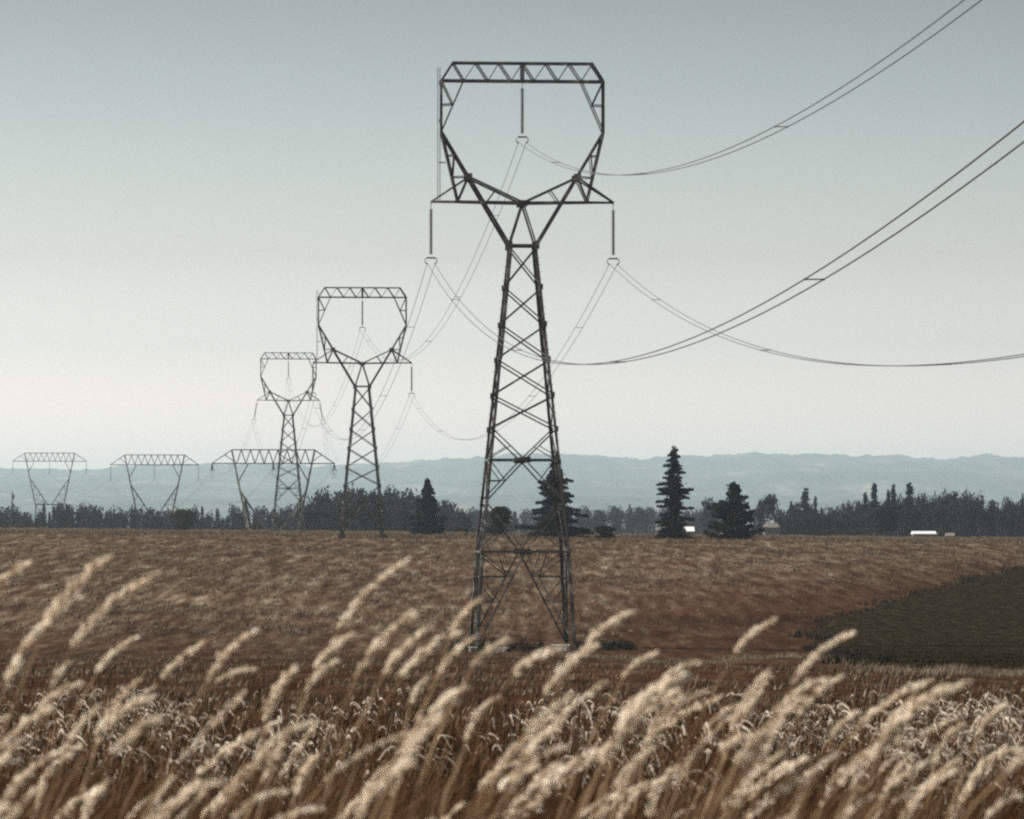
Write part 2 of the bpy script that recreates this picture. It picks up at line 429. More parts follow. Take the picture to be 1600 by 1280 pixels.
def delta_tower(loc, yaw, sections, leg_s, foot_slope=None, label='', swing=0.0, heavy=1.0, ladder=True):
    """sections: list of px depths below the waist; leg_s = depth of the feet"""
    t = empty('transmission_tower', loc, yaw)
    tag(t, label, 'transmission tower', 'steel towers of the power line with round window tops')
    Hb = leg_s * U
    kb = sections['knee'][-1]
    def hw(s):
        a = 21 + 0.0998 * min(s, kb)
        if s > kb: a += 0.062 * (s - kb)
        return a * U
    def z(s): return Hb - s * U
    corners = [(-1, -1), (1, -1), (1, 1), (-1, 1)]
    # four legs, each one bent angle
    for cx, cy in corners:
        mb = MB()
        nodes = [-2, kb, leg_s]
        for a, b2, wd in ((nodes[0], sections['x'][3], 0.24), (sections['x'][3], kb, 0.19), (kb, leg_s, 0.24)):
            pa = Vector((cx * hw(a), cy * hw(a), z(a))); pb = Vector((cx * hw(b2), cy * hw(b2), z(b2)))
            dz_ = pb - pa
            for ox, oy, sx, sy in ((-cx * wd / 2, 0, wd, 0.05), (0, -cy * wd / 2, 0.05, wd)):
                vs = []
                for pt in (pa, pb):
                    for u, v in ((-1, -1), (1, -1), (1, 1), (-1, 1)):
                        vs.append(pt + Vector((ox + u * sx / 2, oy + v * sy / 2, 0)))
                mb.add(vs, [(0, 3, 2, 1), (4, 5, 6, 7), (0, 1, 5, 4), (1, 2, 6, 5), (2, 3, 7, 6), (3, 0, 4, 7)])
        # step bolts and splice collars
        for s in np.arange(20, leg_s, 11):
            p = Vector((cx * hw(s), cy * hw(s), z(s)))
            mb.box(p + Vector((cx * 0.07, 0, 0)), (0.16, 0.025, 0.025))
        for s in list(sections['x'][1:]):
            p = Vector((cx * hw(s), cy * hw(s), z(s))); mb.box(p, (0.27, 0.27, 0.42))
        mb.build('leg', M['steel'], t)
        f = MB(); f.box((cx * hw(leg_s), cy * hw(leg_s), -0.25), (0.8, 0.8, 0.6)); f.build('footing', M['concrete'] if heavy > 1 else M['wood'], t)
    faces = [(corners[i], corners[(i + 1) % 4]) for i in range(4)]
    def fp(face, s, u):
        """point on a face at depth s, u from -1 to 1"""
        (ax, ay), (bx, by) = face; h = hw(s)
        return Vector(((ax + (bx - ax) * (u + 1) / 2) * h, (ay + (by - ay) * (u + 1) / 2) * h, z(s)))
    wb = 0.105 * heavy
    xs_ = sections['x']
    for fi, fce in enumerate(faces):
        member(t, 'girt', fp(fce, 0, -1), fp(fce, 0, 1), 0.18 * heavy)
        for a, b2 in zip(xs_[:-1], xs_[1:]):
            member(t, 'brace', fp(fce, a + 3, -1), fp(fce, b2 - 2, 1), wb)
            member(t, 'brace', fp(fce, a + 3, 1), fp(fce, b2 - 2, -1), wb)
        prev = xs_[-1]
        kn = sections['knee']
        for k, (cen) in enumerate(kn):
            for u in (-1, 1):
                member(t, 'brace', fp(fce, prev, u), fp(fce, cen, 0), wb)
                mid = (prev + cen) / 2
                pmid = fp(fce, prev, u).lerp(fp(fce, cen, 0), 0.55); sm = prev + (cen - prev) * 0.55
                if k > 0 or True:
                    member(t, 'strut', pmid, fp(fce, cen - 2, u), 0.07 * heavy)
            member(t, 'girt', fp(fce, cen, -1), fp(fce, cen, 1), 0.15 * heavy)
            pc = fp(fce, cen, 0)
            pl = plate(t, pc, 0.9, 0.42)
            if fi % 2: pl.rotation_euler = (0, 0, R(90))
            last = (k == len(kn) - 1)
            low = leg_s if last else sections['mid'][k]
            lowz = low - (0 if not last else 3)
            for u in (-1, 1):
                A = fp(fce, cen, 0); B = fp(fce, lowz, u)
                member(t, 'brace', A, B, wb * (1.15 if last else 1.0))
                fr = (0.26, 0.52, 0.76) if last and (low - cen) > 110 else (0.5,)
                pv_ = fp(fce, cen, u)
                for q in fr:
                    s = cen + (lowz - cen) * q
                    dpt = A.lerp(B, q)
                    member(t, 'strut', dpt, fp(fce, s, u), 0.075 * heavy)
                    member(t, 'strut', dpt, pv_, 0.075 * heavy)
                    pv_ = fp(fce, s, u)
                if last and len(fr) > 1:   # crossing stiffener below the girt
                    member(t, 'strut', fp(fce, cen, u * 0.5), A.lerp(B, 0.26), 0.075 * heavy)
            prev = low
    # diaphragm ties inside the body
    for cen in sections['knee']:
        h = hw(cen)
        member(t, 'tie', (-h, -h, z(cen)), (h, h, z(cen)), 0.08); member(t, 'tie', (h, -h, z(cen)), (-h, h, z(cen)), 0.08)
    # the head: two parallel planes of members and ties between them
    dep = {'w': 21, 'N': 18, 'K': 13, 'T': 13, 'c': 18, 'tip': 3}
    def h3(x, y, d, sy): return Vector((x * U, sy * d * U, Hb + (384 - y) * U))
    NODE = {'W': (-21, 384, 21), 'N': (-85, 277, 18), 'K': (-127, 206, 13), 'L': (-127, 126, 13), 'E': (-109, 98, 13),
            'tip': (-143, 315.5, 3), 'B': (-101.5, 315.5, 10), 'C': (0, 317, 19), 'kb1': (-92, 125, 13), 'ks': (-109.5, 163, 13), 'kv': (-127, 164, 13),
            'n1': (-107, 243, 15), 'b1': (-118.5, 243, 12), 'n2': (-86, 276, 18), 'b2': (-109.5, 277, 11), 'a1': (-43, 298, 18.5), 'a2': (-56, 315.8, 15)}
    MEM = [('W', 'N', 0.225, 'arm_strut'), ('N', 'K', 0.17, 'arm_strut'), ('K', 'L', 0.13, 'window_post'), ('K', 'B', 0.17, 'arm_strut'), ('N', 'B', 0.13, 'brace'),
           ('N', 'tip', 0.13, 'crossarm_tie'), ('N', 'C', 0.15, 'crossarm_tie'), ('tip', 'B', 0.15, 'crossarm_chord'), ('B', 'C', 0.17, 'crossarm_chord'),
           ('C', 'W', 0.13, 'brace'), ('kb1', 'K', 0.09, 'brace'), ('L', 'ks', 0.09, 'brace'), ('kv', 'ks', 0.08, 'brace'),
           ('n1', 'b1', 0.08, 'brace'), ('n1', 'b2', 0.08, 'brace'), ('n2', 'b2', 0.08, 'brace'), ('a1', 'a2', 0.08, 'brace'), ('L', 'E', 0.17, 'beam_end')]
    for sy in (-1, 1):
        for sx in (-1, 1):
            def q(k):
                x, y, d = NODE[k]; return h3(x * -sx, y, d, sy)
            for a, b2, wd, nm in MEM: member(t, nm, q(a), q(b2), wd * heavy)
            plate(t, q('N') + Vector((0, sy * 0.12, 0)), 0.55, 0.5)
            plate(t, q('W') + Vector((0, sy * 0.12, 0)), 0.42, 0.6)
        plate(t, h3(0, 318, 19.5, sy), 0.75, 0.45)
        member(t, 'beam_chord', h3(-127, 126, 13, sy), h3(127, 126, 13, sy), 0.145 * heavy)
        member(t, 'beam_chord', h3(-110, 98, 13, sy), h3(110, 98, 13, sy), 0.12 * heavy)
        bots = [-92, -54, -18, 18, 55, 92]; tops = [-109, -73, -37, 0, 37, 73, 110]
        for i, bx in enumerate(bots):
            member(t, 'beam_brace', h3(tops[i], 98, 13, sy), h3(bx, 126, 13, sy), 0.10 * heavy)
            member(t, 'beam_brace', h3(tops[i + 1], 98, 13, sy), h3(bx, 126, 13, sy), 0.06 * heavy)
        member(t, 'hanger', h3(-1.5, 98, 13, sy), h3(-1.5, 126, 13, sy), 0.09); member(t, 'hanger', h3(1.5, 98, 13, sy), h3(1.5, 126, 13, sy), 0.09)
    for k in ('W', 'N', 'K', 'L', 'E', 'B', 'kb1', 'ks', 'b1', 'a2'):
        x, y, d = NODE[k]
        for sx in (-1, 1): member(t, 'tie', h3(x * sx, y, d, -1), h3(x * sx, y, d, 1), 0.1)
    for i, bx in enumerate([-54, -18, 18, 55]): member(t, 'tie', h3(bx, 126, 13, -1), h3(bx, 126, 13, 1), 0.08)
    member(t, 'tie', h3(0, 126, 13, -1), h3(0, 126, 13, 1), 0.16); member(t, 'tie', h3(0, 317, 19, -1), h3(0, 317, 19, 1), 0.12)
    member(t, 'tie', h3(-142, 315.5, 3, -1), h3(-142, 315.5, 3, 1), 0.2); member(t, 'tie', h3(142, 315.5, 3, -1), h3(142, 315.5, 3, 1), 0.2)
    if ladder:
        mb = MB(); x = -131.5 * U
        yb = -13 * U
        for dx in (-0.10, 0.10): mb.tube([(x + dx, yb, Hb + 278 * U), (x + dx, yb, Hb + 70 * U)], 0.022, 4)
        for k in range(56): mb.box((x, yb, Hb + 71 * U + k * 0.182), (0.2, 0.03, 0.03))
        for yy_, x2 in ((128, -127), (190, -127), (255, -121)): mb.tube([(x, yb, Hb + (384 - yy_) * U), (x2 * U, yb, Hb + (384 - yy_) * U)], 0.05, 4)
        mb.build('ladder', M['steel'], t)
        plate(t, (-128.5 * U, yb - 0.1, Hb + (384 - 131) * U), 0.3, 0.3); plate(t, (-129 * U, yb - 0.1, Hb + (384 - 190) * U), 0.22, 0.28)
    att = []
    for x, y, sg in ((-143, 317, -1), (0, 127, 0), (143, 317, 1)):
        att.append(insulator(t, h3(x, y, 0, 1), 4.15, (0, -sg * swing)))
    mw = Matrix.Translation(loc) @ Matrix.Rotation(yaw, 4, 'Z')
    return t, [mw @ a for a in att]

XN = [0, 65, 123, 178, 234, 287]
def base_at(px, row, d): return P(px, row, d)
T1, A1 = delta_tower(Vector(((816 - 800) / F * 350, 350, ZC - 9.56)), 0.075, {'x': XN, 'knee': [335, 478], 'mid': [400, 0]}, 631,
                     label='tallest lattice steel tower, standing alone before the field, its feet behind the pale grass')
D2, D3 = 648, 1026
T2, A2 = delta_tower(P(566, 604 + 429 * 0.54, D2), 0.085, {'x': XN, 'knee': [335], 'mid': [0]}, 429,
                     label='second lattice steel tower with its feet on the field edge before the rounded dark wood', ladder=True)
T3, A3 = delta_tower(P(450.5, 649 + 540 * 0.341, D3), 0.11, {'x': XN, 'knee': [335, 478], 'mid': [400, 0]}, 540,
                     label='third, smaller lattice steel tower standing behind the wide flat-topped tower arm', swing=0.16, ladder=False)

def flat_tower(px, top_row, d, yaw, label, deadend=False):
    m = d / F
    x0 = (px - 800) * m; topz = ZC + (HOR - top_row) * m
    gb = gz(x0, d); H = topz - gb
    t = empty('transmission_tower', (x0, d, gb), yaw)
    tag(t, label, 'transmission tower', 'flat-topped steel towers of the distant power line')
    hv = 1.0
    for sy in (-1, 1):
        def q(x, dz, dy=0.9): return Vector((x, sy * dy, H + dz))
        member(t, 'beam_chord', q(-11.3, 0), q(11.3, 0), 0.26); member(t, 'beam_chord', q(-16.8, -3.76, .25), q(-10, -3.76), 0.28)
        member(t, 'beam_chord', q(16.8, -3.76, .25), q(10, -3.76), 0.28); member(t, 'beam_chord', q(-10, -3.76), q(10, -3.76), 0.28)
        for s in (-1, 1):
            member(t, 'beam_end', q(s * 11.3, 0), q(s * 16.8, -3.76, .25), 0.22)
            member(t, 'beam_brace', q(s * 13.2, -1.4, .6), q(s * 10, -3.76), 0.14)
            member(t, 'leg', q(s * 11.3, 0), q(s * 6.4, -23.5, 3.4), 0.36)
            member(t, 'leg', q(s * 8.9, -11.5, 2.0), q(s * 0.9, -23.5, 3.4), 0.24)
            member(t, 'brace', q(s * 6.8, -3.76), q(s * 9.5, -8.6, 1.6), 0.16)
            for a in (0.3, 0.62, 0.85):
                pa = q(s * 8.9, -11.5, 2.0).lerp(q(s * 6.4, -23.5, 3.4), a); pb = q(s * 8.9, -11.5, 2.0).lerp(q(s * 0.9, -23.5, 3.4), a)
                member(t, 'brace', pa, pb, 0.12)
                pc = q(s * 8.9, -11.5, 2.0).lerp(q(s * 6.4, -23.5, 3.4), min(1, a + 0.22)); member(t, 'brace', pb, pc, 0.1)
            member(t, 'leg', q(s * 6.4, -23.5, 3.4), Vector((s * 6.9, sy * 3.9, 0)), 0.4)
            f = MB(); f.box((s * 6.9, sy * 3.9, -0.1), (1, 1, 0.6)); f.build('footing', M['wood'], t)
        xb = np.linspace(-10, 10, 9); xt = (xb[:-1] + xb[1:]) / 2
        for i in range(8):
            member(t, 'beam_brace', q(xb[i], -3.76), q(xt[i], 0), 0.15); member(t, 'beam_brace', q(xt[i], 0), q(xb[i + 1], -3.76), 0.15)
        member(t, 'girt', q(-6.4, -23.5, 3.4), q(6.4, -23.5, 3.4), 0.5)
        member(t, 'brace', q(-6.4, -23.5, 3.4), Vector((6.9, sy * 3.9, 0)), 0.18); member(t, 'brace', q(6.4, -23.5, 3.4), Vector((-6.9, sy * 3.9, 0)), 0.18)
    for s in (-1, 1):
        member(t, 'girt', (s * 6.4, -3.4, H - 23.5), (s * 6.4, 3.4, H - 23.5), 0.4)
        for x, dz, dy in ((11.3, 0, .9), (10.5, -3.76, .9), (8.9, -11.5, 2), (7.6, -17.6, 2.7)): member(t, 'tie', (s * x, -dy, H + dz), (s * x, dy, H + dz), 0.15)
        member(t, 'tie', (s * 16.8, -.25, H - 3.76), (s * 16.8, .25, H - 3.76), 0.3)
    member(t, 'tie', (0, -.9, H - 3.76), (0, .9, H - 3.76), 0.3)
    for z_ in (-0.0, -3.76):
        member(t, 'tie', (0, -.9, H + z_), (1.2, .9, H + z_), 0.15)
    outs, ins = [], []
    mw = Matrix.Translation((x0, d, gb)) @ Matrix.Rotation(yaw, 4, 'Z')
    for x in (-16.7, 0, 16.7):
        if deadend:
            a = insulator(t, (x, -0.4, H - 3.9), 4.2, (R(-68), 0)); b2 = insulator(t, (x, 0.4, H - 3.9), 4.2, (R(68), 0))
            mb = MB()
            for o_ in (-0.33, 0.33):
                mb.tube([(x + o_, a.y + (b2.y - a.y) * k / 10, a.z - 2.2 * math.sin(math.pi * k / 10)) for k in range(11)], 0.03, 4)
            mb.build('jumper', M['wire'], t)
            ins.append(mw @ a); outs.append(mw @ b2)
        else:
            a = insulator(t, (x, 0, H - 3.9), 5.0); ins.append(mw @ a); outs.append(mw @ a)
    return t, ins, outs
T4, I4, O4 = flat_tower(427, 703, 1250, 0.12, 'wide flat-topped lattice tower whose beam crosses behind the third round-windowed tower', True)
T5, I5, O5 = flat_tower(241.5, 711, 1738, 0.14, 'smaller flat-topped lattice tower over the dark bush at the field edge')
T6, I6, O6 = flat_tower(77.5, 708, 2086, 0.14, 'smallest flat-topped lattice tower, rising from the hedge trees beside the wooden pole')

# ------------------------------------------------------------------ wires
def bundle(a, b, sag, label, group, segs=60, rad=0.021, gap=0.33, spacers=6, yaw=0.0, shape=None):
    a, b = Vector(a), Vector(b)
    t = empty('conductor_wire', a)
    tag(t, label, 'power line', group)
    lat = Vector((b.y - a.y, -(b.x - a.x), 0)).normalized()
    pts = []
    for k in range(segs + 1):
        u = k / segs
        p = (b - a) * u; p.z -= 4 * sag * u * (1 - u); pts.append(p)
    for s in (-1, 1):
        mb = MB(); mb.tube([p + lat * s * gap for p in pts], rad, 5); mb.build('strand', M['wire'], t)
    for k in range(1, spacers + 1):
        i = min(segs - 1, max(1, int(round(segs * (k - 0.45) / spacers))))
        p = pts[i]; mb = MB(); mb.tube([p - lat * (gap + 0.03), p + lat * (gap + 0.03)], 0.022, 4)
        for s in (-1, 1): mb.box(p + lat * s * gap, (0.06, 0.12, 0.06))
        mb.build('spacer', M['wire'], t)
    return t
G0 = 'twin conductors running from the tallest tower towards the viewer'
yaw0 = 0.169
T0 = {'m': Vector((29.871, -75.756, ZC + 38.541)), 'l': Vector((29.871 - 7 * math.cos(yaw0), -75.756 - 7 * math.sin(yaw0), ZC + 30.128)),
      'r': Vector((29.871 + 7 * math.cos(yaw0), -75.756 + 7 * math.sin(yaw0), ZC + 28.217))}
bundle(A1[1], T0['m'], 16.99, 'twin wires sweeping up to the top edge from the string inside the tower window', G0, 90, 0.023, 0.28, 7)
bundle(A1[0], T0['l'], 18.12, 'twin wires dipping behind the tower body and rising steeply past the right edge', G0, 90, 0.023, 0.28, 7)
bundle(A1[2], T0['r'], 17.42, 'twin wires in a long shallow dip low in the sky on the right', G0, 90, 0.023, 0.28, 7)
def span(A, B, sag, la, lb, group, **k):
    nm = ['left outer', 'middle', 'right outer']
    for i in range(3):
        bundle(A[i], B[i], sag, f'{nm[i]} wires, {la} to {lb}', group, **k)
span(A1, A2, 9.5, 'tallest tower', 'second tower', 'twin conductors between the first two towers', rad=0.02, gap=0.3)
span(A2, A3, 12.0, 'second tower', 'third tower', 'twin conductors between the second and third towers', rad=0.02)
span(A3, I4, 5.0, 'third tower', 'wide flat-topped tower', 'twin conductors from the third tower to the wide tower', rad=0.02, spacers=3)
span(O4, I5, 13.0, 'wide flat-topped tower', 'next flat-topped tower', 'twin conductors between the two larger flat-topped towers', rad=0.022)
span(O5, I6, 9.0, 'second flat-topped tower', 'smallest flat-topped tower', 'twin conductors between the two smaller flat-topped towers', rad=0.022)
span(O6, [P(-230, 745, 2500), P(-130, 745, 2500), P(-35, 747, 2500)], 10.0, 'smallest flat-topped tower', 'left beyond the frame', 'twin conductors leaving the smallest tower', rad=0.022)

# pale concrete bars lying between the tower feet
for (px, row, wpx, h, lb) in ((778, 1017, 32, 0.25, 'pale concrete bar on the ground between the feet of the tallest tower'),
                              (876, 1022, 26, 0.45, 'pale concrete block before the right feet of the tallest tower'),
                              (738, 1013, 12, 0.3, 'small pale concrete block at the left feet of the tallest tower')):
    d = 343; p = P(px, row, d); zz = gz(p.x, d)
    mb = MB(); wm = wpx * d / F
    mb.box((0, 0, h / 2), (wm, 0.5, h)); mb.box((0, 0, h + 0.04), (wm + 0.12, 0.62, 0.08))
    for k in (-0.3, 0.3): mb.box((wm * k, -0.29, h * 0.4), (0.1, 0.08, h * 0.8))
    o = mb.build('concrete_block', M['concrete']); o.location = (p.x, d, zz - 0.05)
    tag(o, lb, 'concrete block', 'concrete pieces at the tower feet')

# ------------------------------------------------------------------ trees
def leaf_cloud(pts, size, r, flat=0.0):
    """random small quads at pts (n,3)"""
    n_ = len(pts); a = r.normal(size=(n_, 3)); a /= np.linalg.norm(a, axis=1)[:, None]
    b_ = r.normal(size=(n_, 3)); b_ -= (a * b_).sum(1)[:, None] * a; b_ /= np.linalg.norm(b_, axis=1)[:, None]
    if flat:
        a[:, 2] *= (1 - flat); b_[:, 2] *= (1 - flat)
    s = size * r.uniform(0.5, 1.25, (n_, 1))
    v = np.stack([pts - a * s, pts - b_ * s * 0.55, pts + a * s, pts + b_ * s * 0.55], 1).reshape(-1, 3)
    return v, np.arange(n_ * 4).reshape(-1, 4)

def conifer_mesh(h, wd, seed, layers, dens, leaf, shape='open', clump=0.35):
    r = np.random.default_rng(seed); pts = []
    for k in range(layers):
        f = (k + 0.3 * r.random()) / layers
        zc = h * (0.04 + 0.93 * f)
        base = (1 - f) ** (0.75 if shape == 'dense' else 0.62) * wd / 2
        if shape == 'cone': base = (1 - f) ** 1.05 * wd / 2 * (0.85 + 0.25 * r.random())
        if shape == 'open': base *= 0.55 + 0.75 * r.random()
        if shape == 'bushy': base = wd / 2 * min(1.0, (1 - f) * 1.3 + 0.15) * (0.62 + 0.5 * r.random())
        nb = 7 if shape == 'open' else 9
        a0 = r.uniform(0, 6.28); az_seed = seed
        for j in range(nb):
            L = base * r.uniform(0.3, 1.2) + 0.1 * (1 - f); lean_ = 1 + 0.12 * math.sin(az_seed + k * 0.9)
            L *= lean_
            az = a0 + j * 6.28 / nb + r.normal() * 0.25
            droop = r.uniform(0.1, 0.35) * (1 if shape != 'bushy' else -0.4)
            zb_ = zc + (r.normal() * 0.42 * h / layers if shape != 'cone' else r.normal() * 0.5 * h / layers)
            m_ = max(8, int(dens * (L + 0.3) * (1.5 if f < 0.3 else 1.0)))
            u = r.random(m_) ** 0.75
            rr = u * L
            z_ = zb_ - droop * rr + 0.10 * rr ** 1.5 / max(L, .5) ** .5
            th = clump * (1 - 0.45 * u)
            side = r.normal(size=m_) * th * (0.6 + 0.5 * L * 0.35)
            pts.append(np.stack([np.cos(az) * rr - np.sin(az) * side, np.sin(az) * rr + np.cos(az) * side, z_ + r.normal(size=m_) * th * 0.36 - np.abs(side) * 0.25], 1))
        core = int(dens * 0.9); cr = base * 0.22 + 0.08
        pts.append(np.stack([r.normal(size=core) * cr, r.normal(size=core) * cr, zc + r.normal(size=core) * h / layers * 0.6], 1))
    ld = np.linspace(0.88, 1.0, 40) * h
    pts.append(np.stack([r.normal(size=40) * 0.02 * wd * (1.15 - ld / h) * 6, r.normal(size=40) * 0.02 * wd * (1.15 - ld / h) * 6, ld - leaf * 0.5], 1))
    pts = np.concatenate(pts); pts = pts[pts[:, 2] < h - leaf * 0.5]
    pts[:, 2] = np.clip(pts[:, 2], 0.05, h)
    v, f_ = leaf_cloud(pts, leaf, r, 0.3)
    return np_mesh('crown', v, f_, 4)

def broad_mesh(h, wd, seed, lobes, n_, leaf, low=0.1):
    r = np.random.default_rng(seed); pts = []
    for k in range(lobes):
        a = r.uniform(0, 6.28); f = r.random()
        zc = h * (low + (0.86 - low) * f); rad = wd * 0.5 * math.sqrt(max(0.05, 1 - (2 * max(0, f - 0.35) / 1.5) ** 2)) * r.uniform(0.1, 0.72)
        c = np.array([math.cos(a) * rad, math.sin(a) * rad, zc]); lr = wd * r.uniform(0.14, 0.25)
        q = r.normal(size=(n_ // lobes, 3)); q /= np.linalg.norm(q, axis=1)[:, None]
        q *= (r.random((len(q), 1)) ** 0.35) * lr * (1 + 0.25 * r.normal(size=(len(q), 1)) * 0.6); q[:, 2] *= 0.8 * min(1.6, h / wd)
        pts.append(c + q)
    pts = np.concatenate(pts); pts[:, 2] = np.clip(pts[:, 2], 0.05, h * 1.02)
    v, f_ = leaf_cloud(pts, leaf, r)
    return np_mesh('crown', v, f_, 4)

def trunk_mesh(h, r0, top=0.85, limbs=6, seed=0, spread=0.3, low=0.3):
    r = random.Random(seed); mb = MB()
    mb.tube([(0, 0, -0.3), (0.05 * r0, 0, h * 0.3), (0, 0.1 * r0, h * 0.6), (0, 0, h * top)], [r0 * 1.25, r0 * 0.85, r0 * 0.5, r0 * 0.12], 7)
    for k in range(limbs):
        z0 = h * (low + (top - 0.15 - low) * k / max(1, limbs)); a = r.uniform(0, 6.28); L = h * spread * r.uniform(0.6, 1.0) * (1 - k / limbs * 0.5)
        mb.tube([(0, 0, z0), (math.cos(a) * L * 0.5, math.sin(a) * L * 0.5, z0 + L * 0.35), (math.cos(a) * L, math.sin(a) * L, z0 + L * 0.55)], [r0 * 0.35, r0 * 0.2, r0 * 0.06], 5)
    return mb.mesh('trunk')

def tree(name, loc, crown, trunk, mat, label, cat, group=None, scale=(1, 1, 1), rz=0.0):
    t = empty(name, loc, rz); t.scale = scale
    link('trunk', trunk, t, M['bark']); link('crown', crown, t, mat)
    tag(t, label, cat, group)
    return t

def near_tree(name, px, top_row, wpx, d, label, cat, kind, layers, dens, leaf, seed, mat, clump=0.3, limbs=6, group=None):
    x = (px - 800) / F * d; zb = gz(x, d); h = ZC + (HOR - top_row) / F * d - zb; wd = wpx * d / F
    if kind == 'broad': cm_ = broad_mesh(h, wd, seed, layers, dens, leaf, 0.12)
    else: cm_ = conifer_mesh(h, wd, seed, layers, dens, leaf, kind, clump)
    tm = trunk_mesh(h, h * 0.016 + 0.08, 0.93, limbs, seed, 0.12, 0.15)
    return tree(name, (x, d, zb), cm_, tm, mat, label, cat, group)

near_tree('spruce_tree', 668, 746, 60, 900, 'dense dark conical spruce beside the rounded wood, just left of the tallest tower body', 'tree', 'dense', 24, 40, 0.36, 21, M['conifer'], 0.4)
near_tree('spruce_tree', 868, 711, 104, 760, 'broad ragged spruce with layered boughs behind the right leg of the tallest tower', 'tree', 'open', 20, 85, 0.30, 33, M['conifer'], 0.40)
near_tree('spruce_tree', 1053, 696, 74, 700, 'tall narrow spruce with gaps between its boughs and a bare spiky top', 'tree', 'open', 22, 84, 0.23, 47, M['conifer'], 0.34)
near_tree('pine_tree', 1147, 752, 78, 730, 'squat bushy dark conifer with a forked top beside the tall narrow spruce', 'tree', 'bushy', 14, 60, 0.28, 58, M['conifer'], 0.62)
near_tree('bush', 1050, 829, 66, 702, 'low dark bush spreading round the foot of the tall narrow spruce', 'bush', 'broad', 14, 1800, 0.2, 56, M['conifer'])
near_tree('bush', 783, 791, 54, 770, 'round dark bush framed between the legs of the tallest tower', 'bush', 'broad', 26, 6000, 0.22, 61, M['bush'])
near_tree('bush', 945, 821, 48, 700, 'low dark bush alone on the field edge between two spruces', 'bush', 'broad', 12, 2200, 0.17, 62, M['bush'])
near_tree('bush', 286, 796, 56, 1120, 'brownish rounded bush at the field edge under the second flat-topped tower', 'bush', 'broad', 18, 3500, 0.32, 63, M['bush'])
near_tree('bush', 729, 824, 9, 800, 'tiny dark upright shrub left of the tallest tower feet', 'bush', 'broad', 5, 400, 0.12, 64, M['bush'])

# wood, belts and hedge trees beyond the crest; each tree its own crown and trunk
BR = [(broad_mesh(10, 11, 100 + i, 26, 2200, 0.42, 0.03), trunk_mesh(10, 0.28, 0.8, 7, 100 + i)) for i in range(5)]
CN = [(conifer_mesh(14, 7.5, 200 + i, 16, 14, 0.40, 'cone', 0.36), trunk_mesh(14, 0.25, 0.95, 5, 200 + i, 0.1)) for i in range(4)]
for a, _ in BR: a.materials.append(M['broadleaf'])
for a, _ in CN: a.materials.append(M['fir_far'])
def far_tree(px, top_row, wpx, d, kind, label, group=None):
    x = (px - 800) / F * d; zb = gz(x, d); h = ZC + (HOR - top_row) / F * d - zb; wd = wpx * d / F
    if kind == 'b': h += 6.5 / F * d
    i = rnd.randrange(5 if kind == 'b' else 4)
    cm_, tm = (BR if kind == 'b' else CN)[i]
    bh, bw = (10, 10) if kind == 'b' else (14, 6)
    t = empty('broadleaf_tree' if kind == 'b' else 'fir_tree', (x, d, zb), rnd.uniform(0, 6.28))
    t.scale = (wd / bw, wd / bw, h / bh)
    link('trunk', tm, t, M['bark']); link('crown', cm_, t)
    tag(t, label, 'tree', group)
    return t
L_BELT = 'small hazy tree in the hedge belt beyond the left part of the field'
G_BELT = 'hedge belt trees beyond the left of the field'
ORD = ['first', 'second', 'third', 'fourth', 'fifth', 'sixth', 'seventh', 'eighth', 'ninth', 'tenth', 'eleventh', 'twelfth', 'thirteenth', 'fourteenth', 'fifteenth', 'sixteenth', 'seventeenth', 'eighteenth', 'nineteenth', 'twentieth', 'twenty-first', 'twenty-second', 'twenty-third', 'twenty-fourth', 'twenty-fifth', 'twenty-sixth', 'twenty-seventh', 'twenty-eighth']
ROWN = ['back row', 'middle row', 'front row']
def row_label(kind, i, row_, what, nrows=3):
    rn = ROWN[row_] if nrows == 3 else ('back row', 'front row')[row_]
    return f"{ORD[min(i, 27)]} {'broadleaf' if kind == 'b' else 'pointed fir'} or shrub-like tree of the {rn}, {what}".replace(' or shrub-like', '')
def prof_at(x, xs_, rs_): return float(np.interp(x, xs_, rs_))
bx, br_ = [0, 40, 75, 110, 150, 190, 235, 290, 340, 385, 420, 470], [794, 797, 793, 789, 793, 799, 795, 796, 799, 795, 800, 796]
for row_ in range(3):
    x = -25; ci_ = 0
    while x < 480:
        wpx = rnd.uniform(24, 42); k = 'b' if rnd.random() < 0.6 else 'c'
        far_tree(x, prof_at(x, bx, br_) + rnd.uniform(-4, 5) + row_ * 7 - (6 if k == 'c' else 0), wpx if k == 'b' else wpx * 0.9, 1620 - row_ * 120 + rnd.uniform(-40, 40), k, row_label(k, ci_, row_, 'counting rightwards from the wooden pole', 3), G_BELT); ci_ += 1
        x += wpx * rnd.uniform(0.5, 0.75)
far_tree(384, 778, 34, 1500, 'c', 'narrow fir spike rising from the hedge belt under the wide tower beam')
far_tree(104, 786, 28, 1500, 'c', 'narrow fir spike rising from the hedge belt beside the smallest tower')
bx, br_ = [470, 486, 515, 560, 600, 640, 690, 725], [794, 775, 767, 764, 765, 771, 785, 800]
for row_ in range(3):
    x = 476 + row_ * 5; ci_ = 0
    while x < 722:
        wpx = rnd.uniform(44, 64)
        far_tree(x, prof_at(x, bx, br_) + rnd.uniform(-2, 4) + row_ * 12, wpx, 1400 - row_ * 70 + rnd.uniform(-25, 25), 'b', row_label('b', ci_, row_, 'rounded wood, counting from the second tower side'), 'trees of the rounded dark wood'); ci_ += 1
        x += wpx * rnd.uniform(0.32, 0.5)
bx, br_ = [720, 760, 820, 860, 900, 940, 970, 990, 1010, 1060, 1100, 1130], [798, 797, 798, 796, 795, 794, 790, 788, 792, 800, 796, 790]
